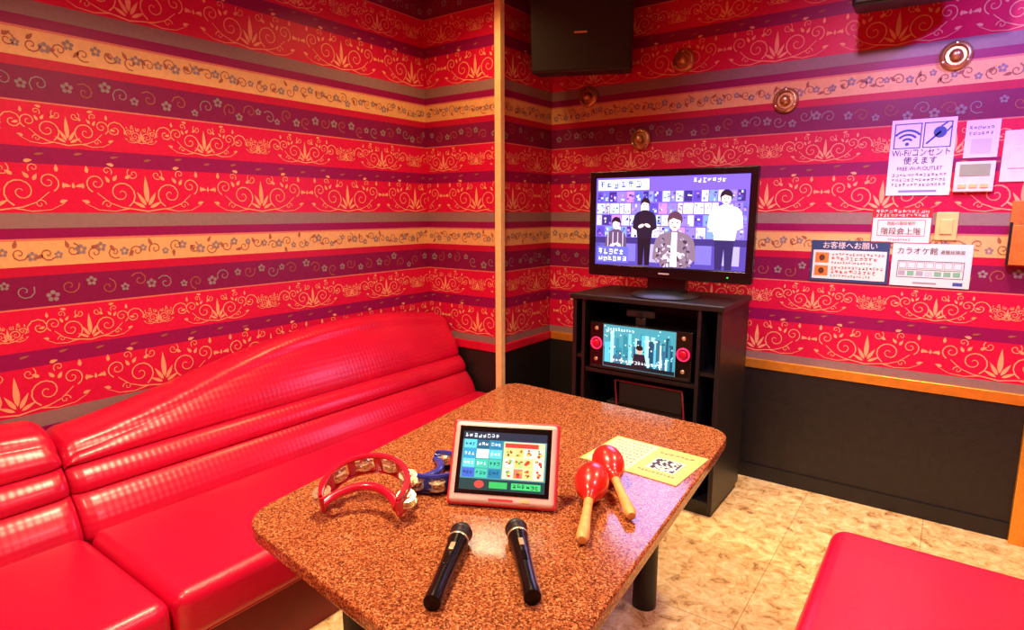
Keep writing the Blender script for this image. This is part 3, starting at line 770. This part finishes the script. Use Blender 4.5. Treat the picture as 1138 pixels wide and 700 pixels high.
def microphone(hx, hy, tx, ty_):
    g = Group('microphone'); d = Vector((tx-hx, ty_-hy, 0)).normalized(); R = .0235
    g.add(lathe('grille', [(0, -.022), (.011, -.0205), (.0185, -.013), (.023, -.002), (.0235, .006), (.0225, .016), (.021, .024)], MESHM, n=32))
    g.add(lathe('grille_band', [(.023, -.001), (.0247, .001), (.0247, .006), (.023, .008)], BLACK, n=32))
    g.add(lathe('body', [(.021, .024), (.0225, .026), (.0225, .04), (.0198, .05), (.0168, .12), (.016, .20), (.0175, .222), (.0165, .235), (0, .236)], CHARC, n=32))
    g.add(lathe('ring', [(.022, .03), (.0231, .031), (.0231, .036), (.022, .037)], SILV, n=32))
    g.add(box('switch', (-.005, .0165, .07), (.005, .0213, .095), SILV, .001))
    g.add(box('display', (-.006, .0145, .11), (.006, .0178, .14), GLOSS, .001))
    sl = math.asin((R-.0165)/.23); d = (d*math.cos(sl)-Vector((0, 0, math.sin(sl)))).normalized()
    z = d; y = (Vector((0, 0, 1))-z*z.z).normalized(); x = y.cross(z)
    M = Matrix((x, y, z)).transposed().to_4x4()
    g.e.matrix_world = Matrix.Translation((hx, hy, TZ+R+.0015)) @ M
microphone(-.811, .926, -.700, .7137)
microphone(-.725, 1.010, -.5566, .8303)

g = Group('menu_leaflet', (-.69, 1.6, TZ)); w, h = .30, .225
LM = Matrix.Translation((-.835, 1.485, TZ+.0005)) @ Matrix.Rotation(math.radians(-3), 4, 'Z')
g.add(box('sheet', (0, 0, 0), (w, h, .0015), WHITEP, M=LM))
c = Canvas(); c.rect(0, 0, w, h, (226, 194, 92)); c.rect(.01, .01, w*.5, h-.01, (236, 222, 176), 2); c.rect(w*.53, .02, w-.012, h-.02, (222, 194, 104), 2)
for k in range(8): c.glyphs(.018, h-.03-k*.022, w*.47, .011, random.choice([(150, 70, 30), (110, 80, 40), (200, 60, 40)]), 3)
qx, qy, qs = w*.60, .06, .085; c.rect(qx, qy, qx+qs, qy+qs, (245, 240, 220), 3)
for i in range(12):
    for j in range(12):
        if random.random() < .5: c.rect(qx+.004+i*.0064, qy+.004+j*.0064, qx+.0104+i*.0064, qy+.0104+j*.0064, (40, 30, 25), 4)
c.glyphs(w*.56, h-.04, w-.02, .014, (110, 60, 30), 3); c.glyphs(w*.56, .04, w-.02, .010, (110, 60, 30), 3)
g.add(c.build('print', LM @ Vector((0, 0, .0016)), (math.cos(math.radians(-3)), math.sin(math.radians(-3)), 0), (-math.sin(math.radians(-3)), math.cos(math.radians(-3)), 0), PRINT, .0002))

# ---------------------------------------------------------------- lights
def area(name, loc, tgt, size, e, col):
    l = bpy.data.lights.new(name, 'AREA'); l.shape = 'DISK'; l.size = size; l.energy = e; l.color = col
    o = link(bpy.data.objects.new(name, l)); o.location = loc
    o.rotation_euler = (Vector(tgt)-Vector(loc)).to_track_quat('-Z', 'Y').to_euler(); return o
def spot(name, loc, tgt, e, col, ang, blend=.8, r=.05):
    l = bpy.data.lights.new(name, 'SPOT'); l.energy = e; l.color = col; l.spot_size = math.radians(ang); l.spot_blend = blend; l.shadow_soft_size = r
    o = link(bpy.data.objects.new(name, l)); o.location = loc
    o.rotation_euler = (Vector(tgt)-Vector(loc)).to_track_quat('-Z', 'Y').to_euler(); return o
for i, (x, y, e, col, sp) in enumerate(((-1.25, 1.15, 33, (1, .70, .42), 140), (-1.1, -.2, 32, (1, .68, .44), 165), (.45, 1.3, 18, (1, .64, .68), 135), (-1.85, 2.1, 7, (1, .60, .24), 140), (-.15, 2.35, 17, (1, .76, .42), 95))):
    g = Group('ceiling_downlight', (x, y, ZC))
    g.add(lathe('ring', [(.075, 0), (.095, 0), (.095, .008), (.075, .012)], BRASS, (x, y, ZC), (0, 0, -1), 32))
    g.add(cyl('diffuser', (x, y, ZC-.004), (x, y, ZC), .075, LAMP))
    l = area('lamp', (x, y, ZC-.03), (x, y, 0), .25, e, col); g.add(l); l.data.spread = math.radians(sp)
spot('spotlight_blue', (.6, 2.1, 2.3), (.1, YB, 1.75), 90, (.25, .22, 1), 55)
spot('spotlight_magenta', (-.3, 1.3, 2.35), (-.25, YB, 1.2), 85, (.9, .48, 1), 72)
area('television_glow', (xm, ty-.03, 1.28), (xm, 0, 1.1), .5, 4, (.5, .45, 1))

w = bpy.data.worlds.new('world'); sc.world = w; w.use_nodes = True
w.node_tree.nodes['Background'].inputs[0].default_value = (1, .7, .6, 1); w.node_tree.nodes['Background'].inputs[1].default_value = .05
# ---------------------------------------------------------------- camera
cd = bpy.data.cameras.new('camera'); cam = link(bpy.data.objects.new('camera', cd)); cd.sensor_width = 36; cd.lens = 675/1138*36; cd.clip_start = .02
cam.location = (0, 0, 1.3); cam.rotation_euler = (math.radians(90-9.67), 0, math.radians(36.08))
sc.camera = cam
sc.view_settings.view_transform = 'Standard'; sc.view_settings.look = 'None'; sc.view_settings.exposure = 0
